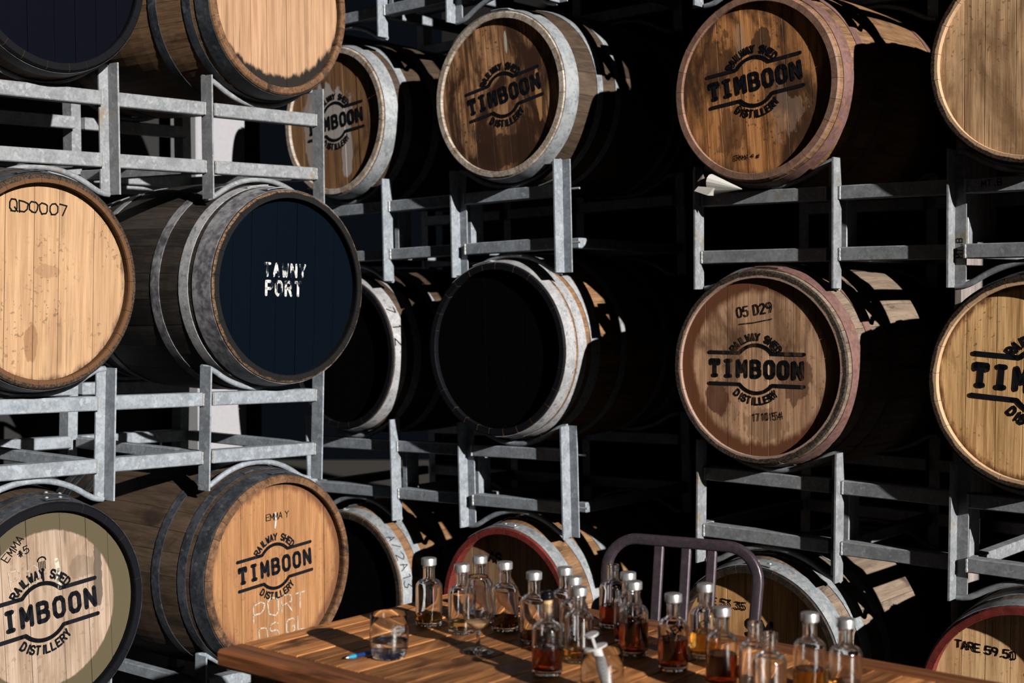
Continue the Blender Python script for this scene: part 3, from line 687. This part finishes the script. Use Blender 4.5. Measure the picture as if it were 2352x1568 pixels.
barrel('RBt', 0, 'unseen barrel added to cast shade, over the worn TIMBOON barrel', .300, .0, .650, HM['plainoak'], SW['tan'], M['hoop_galv'], RM['brown'], seed=19)  # out-of-frame top row of four barrels, added to shade those below
barrel('RBt', 1, 'unseen barrel added to cast shade, over the pale streaked barrel', .300, .0, .650, HM['plainoak'], SW['tan'], M['hoop_galv'], RM['brown'], seed=20)
barrel('RAt', 0, 'unseen barrel added to cast shade, over the lime-smeared barrel', .300, .02, .650, HM['plainoak'], SW['tan'], M['hoop_galv'], RM['brown'], seed=21)
barrel('RAt', 1, 'unseen barrel added to cast shade, over the cracked brown barrel', .300, .02, .650, HM['plainoak'], SW['tan'], M['hoop_galv'], RM['brown'], seed=22)
# timber board standing on edge between the right-hand barrels
tb = MB().box(-.014, .014, .40, .68, 0.0, 2.3, ch=.004).obj('timber_board', wood('weathered_board', (.28,.24,.23), (.52,.46,.45), 'z', (.36,.25,.18), (.58,.72), 5, off=4))
tb.matrix_world = Matrix.Translation((POSE['RBu'][0], POSE['RBu'][1], 0)) @ Matrix.Rotation(POSE['RBu'][3], 4, 'Z') @ Matrix.Translation((.03, 0, 0))
tag(tb, 'weathered timber board standing behind the rack at right, seen between its rails', 'board')

# paper cone on the rack
def paper_cone():
    V = []; F = []; n = 22; L = .088
    for i in range(n+1):
        a = 2*PI*1.18*i/n; r = .026+.0018*i/n+.003*math.sin(3*a)
        V.append((0, r*math.cos(a), r*math.sin(a)*.95)); V.append((.03, r*.66*math.cos(a), r*.66*math.sin(a))); V.append((L, .001*math.cos(a), .001*math.sin(a)))
        V.append((.006, (r-.003)*math.cos(a), (r-.003)*math.sin(a)*.95))
    for i in range(n):
        o = i*4; F += [(o, o+4, o+5, o+1), (o+1, o+5, o+6, o+2), (o, o+3, o+7, o+4)]
    return MB().add(V, F)
cone = empty('paper_cone', FR['RBu'] @ Matrix.Translation((UP[0]+.083, -.078, RUT+.026)) @ Matrix.Rotation(.22, 4, 'Y') @ Matrix.Scale(1.3, 4), 'white crumpled paper cone lying on the rack rail below the worn TIMBOON barrel', 'paper')
paper = plain('white_paper', (.80,.78,.74), .8)
paper_cone().obj('cone', paper, cone)
MB().add([(-.03,-.026,-.026), (.012,-.028,-.030), (.022,-.024,-.010), (-.024,-.02,-.012), (-.028,.004,-.024), (.012,.004,-.029), (.02,-.002,-.01), (-.02,.0,-.012)], [(0,1,2,3), (4,7,6,5), (0,4,5,1), (3,2,6,7), (0,3,7,4), (1,5,6,2)]).obj('folded_flap', paper, cone)
MB().add([(-.030,.0,.018), (-.004,-.002,-.012), (-.028,-.012,-.022), (-.040,-.004,-.002), (-.034,.006,.006), (-.026,.012,-.015)], [(0,1,2), (0,2,3), (0,3,4), (0,4,5), (4,2,5), (0,5,1)]).obj('crumpled_tail', plain('grey_tissue', (.30,.27,.26), .9), cone)

# ------------------------------------------------------------------ table
TZ = .73; TA = math.radians(-40); TL, TWD = 2.05, .776
tu = Vector((math.cos(TA), math.sin(TA), 0)); tv = Vector((-math.sin(TA), math.cos(TA), 0))
Lc = Vector((-.593, 2.821, 0)); tc = Lc + tu*TL/2 + tv*TWD/2
TM = Matrix.Translation((tc.x, tc.y, 0)) @ Matrix.Rotation(TA, 4, 'Z')
table = empty('wooden_table', TM, 'slatted brown hardwood table covered with sample bottles', 'table')
TW = wood('table_plank', (.30,.10,.030), (1.05,.46,.165), 'y', (.11,.038,.014), (.48,.68), 9, rnd=5, vary=.75, spec=.45, rough=.42, fine=.8)
TB = wood('table_border', (.13,.044,.018), (.36,.13,.05), 'x', (.05,.02,.011), (.55,.75), 8, rnd=5, vary=.4, spec=.45, rough=.42)
bw = .068
rt = random.Random(31)
for s in (-1, 1):
    y0, y1 = (-TWD/2, -TWD/2+bw) if s < 0 else (TWD/2-bw, TWD/2)
    MB().box(-TL/2, TL/2, y0, y1, TZ-.036, TZ, ch=.006).obj('border_board', TB, table)
x = -TL/2; k = 0
while x < TL/2-.01:
    w = rt.uniform(.050, .072); x1 = min(x+w, TL/2)
    yj = rt.uniform(-.22, .22) if k % 2 else None
    ya, yb = -TWD/2+bw+.003, TWD/2-bw-.003
    for a, b_ in ([(ya, yb)] if yj is None else [(ya, yj-.0008), (yj+.0008, yb)]):
        dz = rt.uniform(-.0012, 0)
        o = MB().box(-(x1-x-.0024)/2, (x1-x-.0024)/2, -(b_-a)/2, (b_-a)/2, -.018, 0, ch=.0016).obj('plank', TW, table, ((x+x1)/2, (a+b_)/2, TZ-.0005+dz))
    x = x1; k += 1
MB().box(-TL/2+.04, TL/2-.04, -TWD/2+bw-.012, -TWD/2+bw+.012, TZ-.10, TZ-.03).obj('apron', TB, table)
MB().box(-TL/2+.04, TL/2-.04, TWD/2-bw-.012, TWD/2-bw+.012, TZ-.10, TZ-.03).obj('apron', TB, table)
for sx in (-1, 1):
    MB().box(sx*(TL/2-.05)-.012, sx*(TL/2-.05)+.012, -TWD/2+bw, TWD/2-bw, TZ-.10, TZ-.02).obj('apron', TB, table)
    for sy in (-1, 1):
        MB().box(-.032, .032, -.032, .032, 0, TZ-.036, ch=.004).obj('leg', TB, table, (sx*(TL/2-.085), sy*(TWD/2-.085), 0))

# ------------------------------------------------------------------ chair
ch = empty('metal_chair', Matrix.Translation((.372, 3.235, 0)) @ Matrix.Rotation(math.radians(-27), 4, 'Z'), 'dark plum-grey metal chair with slatted back tucked behind the table', 'chair')
CM = metal('chair_dark_metal', (.055,.042,.055), (.085,.066,.084), None, .34, .55, 60)
def lean(z): return .05*(z-.45)/.42            # back leans away from the table
hw, rc, zt = .185, .075, .862
path = [(-hw+.012, lean(.44)-.02, .44), (-hw+.006, lean(.6)-.01, .60)] + [(-hw+rc-rc*math.cos(a), lean(zt-rc+rc*math.sin(a)), zt-rc+rc*math.sin(a)) for a in [PI/2*i/8 for i in range(9)]] + \
       [(hw-rc+rc*math.sin(a), lean(zt-rc+rc*math.cos(a)), zt-rc+rc*math.cos(a)) for a in [PI/2*i/8 for i in range(9)]] + [(hw-.006, lean(.6)-.01, .60), (hw-.012, lean(.44)-.02, .44)]
MB().tube(path, .0125, 20, r2=.0105, up=(0,1,0), sq=.5).obj('back_frame', CM, ch)
for x in (-.055, .012, .074):
    mb = MB(); y0, y1 = lean(.45), lean(zt-.012)
    V = []
    for z, yy in ((.44, y0-.015), (zt-.012, y1)):
        for dx, dy in ((-.0115,-.004), (-.0085,-.007), (.0085,-.007), (.0115,-.004), (.0115,.004), (.0085,.007), (-.0085,.007), (-.0115,.004)): V.append((x+dx, yy+dy, z))
    mb.add(V, [tuple(range(8))[::-1], tuple(range(8, 16))]+[(i, (i+1) % 8, 8+(i+1) % 8, 8+i) for i in range(8)])
    mb.obj('back_slat', CM, ch)
V = []; F = []; nx, ny = 10, 10
for j in range(ny+1):
    for i in range(nx+1):
        a, b_ = i/nx*2-1, j/ny*2-1
        V.append((a*.195*(1-.05*(b_ < -.9)), b_*.19-.19, .445-.014*(1-a*a)*(1-b_*b_)))
for j in range(ny):
    for i in range(nx): F.append((j*11+i, j*11+i+1, j*11+i+12, j*11+i+11))
mb = MB(); mb.add(V, F, 0, True); mb.add([(x_, y_, z_-.012) for x_, y_, z_ in V], [q[::-1] for q in F], 0, True)
mb.obj('seat', CM, ch)
for sx in (-1, 1):
    MB().tube([(sx*.172, -.02, .44), (sx*.185, .06, 0)], .0125, 12, r2=.010).obj('leg', CM, ch)
    MB().tube([(sx*.172, -.355, .44), (sx*.182, -.38, 0)], .0125, 12, r2=.010).obj('leg', CM, ch)
    MB().tube([(sx*.178, .02, .20), (sx*.178, -.368, .20)], .008, 10, up=(0,0,1)).obj('stretcher', CM, ch)
MB().tube([(-.178, -.362, .28), (.178, -.362, .28)], .008, 10, up=(0,0,1)).obj('stretcher', CM, ch)
MB().tube([(-.178, .02, .24), (.178, .02, .24)], .008, 10, up=(0,0,1)).obj('stretcher', CM, ch)

# ------------------------------------------------------------------ bottles
GLS = glass('clear_glass', (.98,.99,1), .025, 1.46)
CAP = metal('cap_brushed_aluminium', (.62,.62,.65), (.74,.74,.77), None, .32, .85, 90)
LQ = {'dark': glass('liquid_dark_amber', (.24,.05,.013), .02, 1.34), 'amber': glass('liquid_amber', (.5,.17,.035), .02, 1.34), 'gold': glass('liquid_gold', (.86,.50,.10), .02, 1.34), 'pale': glass('liquid_pale_straw', (.95,.86,.55), 0, 1.34), 'brown': glass('liquid_cloudy_brown', (.66,.40,.22), .15, 1.34), 'water': glass('liquid_water', (.97,.98,1), 0, 1.33)}
BR = .0288
def prof_out(): 
    P = [(0, 0), (BR-.004, 0), (BR-.001, .0012), (BR, .004), (BR, .080)]
    P += [(BR-.0155+.0155*math.cos(a), .080+.0175*math.sin(a)) for a in [PI/2*i/9 for i in range(1, 9)]]
    P += [(.0133, .1000), (.0125, .1035), (.0123, .121), (.0136, .1225), (.0136, .1255), (.0126, .1265), (.0126, .1285), (.0134, .1292), (.0134, .1322), (.0122, .1330)]
    return P
def prof_in():
    P = [(.0095, .1325), (.0095, .104), (.0100, .1005)]
    P += [(BR-.0155+.0131*math.cos(a)-.0024*0, .080+.0150*math.sin(a)) for a in [PI/2*i/9 for i in range(8, 0, -1)]]
    P += [(BR-.0026, .080), (BR-.0026, .013), (BR-.006, .0095), (0, .0085)]
    return P
me_bottle = MB().lathe(prof_out()+prof_in(), 44).mesh('bottle_glass', [GLS])
me_cap = MB().lathe([(0, .1440), (.0145, .1440), (.0158, .1434), (.0163, .1420), (.0163, .1295), (.0159, .1290), (.0138, .1290), (.0138, .1335), (0, .1335)], 40).mesh('cap', [CAP])
def liquid(level, kind, parent):
    r = BR-.0024
    pr = [(0, .0083), (r-.0034, .0090), (r, .0125), (r, level-.0008), (r-.0006, level), (r-.002, level-.0012), (0, level-.0014)]
    return MB().lathe(pr, 44).obj('liquid', LQ[kind], parent)
mk_ink = M['marker']
def scribble(o, s, ang, z, h, seed, t=.0007):
    st, w = text(s, h, t, 0, 0, gap=1.2, wob=.6, rng=random.Random(seed))
    def f(x, zz): a = ang+x/BR; return ((BR+.0004)*math.cos(a), (BR+.0004)*math.sin(a), z+zz)
    ribbons(rot2(st, .5), f, 'marker_writing', mk_ink, o, sub=.003)
BOT = [ # x, y, fill level, liquid, capped, label
 (-.178, 3.027, .026, 'gold', 1, 'silver-capped clear bottle at the left end of the row, pale liquid at the bottom', None),
 (-.105, 2.959, .026, 'pale', 1, 'silver-capped bottle partly behind the tasting glass, to its left', None),
 (-.070, 3.050, .022, 'pale', 1, 'silver-capped bottle directly behind the tasting glass', None),
 (-.015, 2.983, .030, 'amber', 1, 'silver-capped bottle just right of the tasting glass', None),
 (.045, 2.877, .022, 'dark', 1, 'silver-capped bottle behind the corked bottle, thin dark layer in it', None),
 (.110, 2.925, .020, 'pale', 1, 'rearmost of the three overlapping silver-capped bottles', None),
 (.124, 2.829, .022, 'pale', 1, 'middle of the three overlapping silver-capped bottles', None),
 (.130, 2.729, .024, 'gold', 1, 'front of the three overlapping silver-capped bottles, straw liquid', None),
 (.215, 3.011, .046, 'dark', 0, 'open amber bottle without a cap in front of the chair post', None),
 (.236, 2.873, .040, 'dark', 1, 'silver-capped bottle hidden behind the full dark amber bottle', 'AG'),
 (.240, 2.782, .066, 'dark', 1, 'silver-capped dark amber bottle, fullest, left of the chair slats', 'AGE'),
 (.305, 2.670, .060, 'dark', 1, 'dark red-amber bottle with black marker scrawl on its shoulder', 'NEW'),
 (.378, 2.762, .050, 'gold', 1, 'golden bottle with marker writing, beneath the right chair slat', 'GM'),
 (.380, 2.556, .060, 'dark', 1, 'dark amber capped bottle beside the two open empty bottles', None),
 (.429, 2.488, .0, None, 0, 'open empty bottle, the farther of two at the table front', None),
 (.441, 2.411, .0, None, 0, 'open empty bottle, the nearer of two at the table front', None),
 (.530, 2.511, .045, 'gold', 1, 'blurred golden bottle at right, just left of the rightmost bottle', None),
 (.583, 2.465, .036, 'gold', 1, 'rightmost bottle on the table, blurred, with a little golden liquid', None)]
for i, (x, y, lv, lk, capd, lab, scr) in enumerate(BOT):
    o = empty('sample_bottle', Matrix.Translation((x, y, TZ+.0004)) @ Matrix.Rotation(i*.7, 4, 'Z'), lab, 'bottle', 'sample bottles on the table')
    place('glass_body', me_bottle, o)
    if capd: place('screw_cap', me_cap, o)
    if lk: liquid(lv, lk, o)
    if scr: scribble(o, scr, -PI/2-.35-i*.7, .062 if scr != 'NEW' else .068, .013, i, .0009 if scr != 'NEW' else .0016)
# corked bottle
o = empty('corked_bottle', Matrix.Translation((.066, 2.640, TZ+.0004)), 'corked bottle of dark amber spirit with a black-topped stopper', 'bottle', 'sample bottles on the table')
place('glass_body', me_bottle, o); liquid(.052, 'dark', o)
MB().lathe([(0, .116), (.0090, .116), (.0093, .133), (.0093, .140), (0, .140)], 28).obj('cork', wood('cork', (.50,.29,.13), (.80,.54,.30), 'z', (.3,.16,.08), (.55,.7), 60), o)
MB().lathe([(0, .156), (.008, .1555), (.0125, .153), (.0135, .149), (.0135, .142), (.0128, .1402), (0, .1402)], 32).obj('stopper_top', plain('black_stopper', (.008,.008,.01), .12, spec=.6), o)
scribble(o, 'OLD', -PI/2-.35, .048, .014, 77, .0010)

# tasting glass
o = empty('tasting_glass', Matrix.Translation((-.067, 2.797, TZ+.0004)), 'stemmed tulip tasting glass with a little cloudy brown spirit', 'glass')
gp = [(0, 0), (.030, 0), (.0315, .0012), (.0310, .0026), (.018, .0048), (.007, .0085), (.0042, .014), (.0038, .030), (.0046, .042), (.0090, .0475), (.0185, .0535), (.0268, .063), (.0305, .076), (.0305, .088), (.0283, .106), (.0248, .126), (.0208, .146), (.0200, .1515), (.0196, .1522)]
gi = [(.0192, .1515), (.0199, .146), (.0239, .126), (.0273, .106), (.0294, .088), (.0294, .076), (.0258, .0638), (.0178, .0548), (.0085, .0500), (0, .0490)]
MB().lathe(gp+gi, 48).obj('glass_body', GLS, o)
MB().lathe([(0, .0488), (.0086, .0498), (.0180, .0546), (.0240, .0608), (.0232, .0612), (0, .0610)], 48).obj('liquid', LQ['brown'], o)
LQ['brown'].node_tree.nodes['Principled BSDF'].inputs['Transmission Weight'].default_value = .5
# tumblers
def tumbler(x, y, lab, lvl, kind, R=.0385, H=.086):
    o = empty('tumbler', Matrix.Translation((x, y, TZ+.0004)), lab, 'glass', 'glass tumblers')
    p = [(0, 0), (R*.78, 0), (R*.83, .0015), (R*.90, .008), (R*.97, .022), (R, .038), (R*.985, .060), (R*.95, H-.001), (R*.94, H), (R*.925, H-.001), (R*.96, .060), (R*.972, .038), (R*.945, .023), (R*.88, .0155), (R*.6, .0135), (0, .0130)]
    MB().lathe(p, 56).obj('glass_body', GLS, o)
    if lvl: MB().lathe([(0, .0128), (R*.6, .0133), (R*.882, .0153), (R*.948, .023), (R*.965, lvl), (R*.94, lvl-.001), (0, lvl-.001)], 56).obj('liquid', LQ[kind], o)
    return o
o = tumbler(-.240, 2.757, 'clear glass tumbler of water with an etched logo, beside the blue pen', .034, 'water')
etch = plain('etched_print', (.30,.31,.33), .8)
def on_tum(x, z): a = -PI/2+.55+x/.0385; return ((.0385+.0006)*math.cos(a), (.0385+.0006)*math.sin(a), .06+z)
ribbons([(p, t) for p, t in rot2(logo(.030), .05)], on_tum, 'etched_logo', etch, o, sub=.003)
t2 = tumbler(.158, 2.470, 'glass tumbler at the table front holding a white plastic syringe', .018, 'water')
# syringe standing in the second tumbler
sy = empty('syringe', Matrix.Translation((.168, 2.478, TZ+.022)) @ Matrix.Rotation(math.radians(-17), 4, 'Y') @ Matrix.Rotation(math.radians(8), 4, 'X'), 'white plastic syringe leaning in the tumbler at the table front', 'syringe')
PLS = NT('translucent_white_plastic'); PLS.out((.22,.22,.225), .35, 0, None, spec=.4, **{'Transmission Weight': .25}); PLS = PLS.mat
MB().lathe([(0, -.008), (.002, -.008), (.0022, 0), (.0088, .003), (.0096, .006), (.0096, .074), (.0088, .074), (.0088, .008), (0, .006)], 28).obj('barrel_tube', PLS, sy)
V = [(.021*math.cos(a), .0115*math.sin(a), z) for z in (.074, .0765) for a in [2*PI*k/20 for k in range(20)]]
MB().add(V, [tuple(range(20))[::-1], tuple(range(20, 40))]+[(k, (k+1) % 20, 20+(k+1) % 20, 20+k) for k in range(20)]).obj('finger_flange', PLS, sy)
MB().box(-.0022, .0022, -.0075, .0075, .03, .098).obj('plunger', PLS, sy)
MB().lathe([(0, .101), (.0118, .101), (.0125, .0995), (.0118, .098), (0, .098)], 28).obj('thumb_rest', PLS, sy)
ribbons([([(-.001, .012+.006*k), (.0025, .012+.006*k)], .0003) for k in range(10)], lambda x, z: ((.0098)*math.sin(x/.0098), -(.0098)*math.cos(x/.0098), z), 'scale_marks', mk_ink, sy)
# blue pen
dv = Vector((-.323+.262, 2.731-2.788, 0)); L = .135
pa = math.atan2(-dv.y, -dv.x)
pen = empty('ballpoint_pen', Matrix.Translation((-.323, 2.731, TZ+.0050)) @ Matrix.Rotation(pa, 4, 'Z'), 'blue ballpoint pen lying beside the water tumbler', 'pen')
blue = plain('pen_blue', (.01,.045,.20), .3, spec=.5); cyan = plain('pen_cyan_grip', (.03,.38,.62), .4)
def rodx(pr, name, mat): 
    mb = MB().lathe(pr, 20); mb.v = [(z, y, x) for x, y, z in mb.v]; return mb.obj(name, mat, pen)
rodx([(0, 0), (.0006, .0005), (.0011, .005), (.0026, .007)], 'tip', CAP)
rodx([(.0026, .007), (.0040, .016), (.0042, .024), (0, .024)], 'grip', cyan)
rodx([(0, .024), (.0041, .024), (.0041, .135), (.0036, .139), (0, .139)], 'pen_barrel', blue)
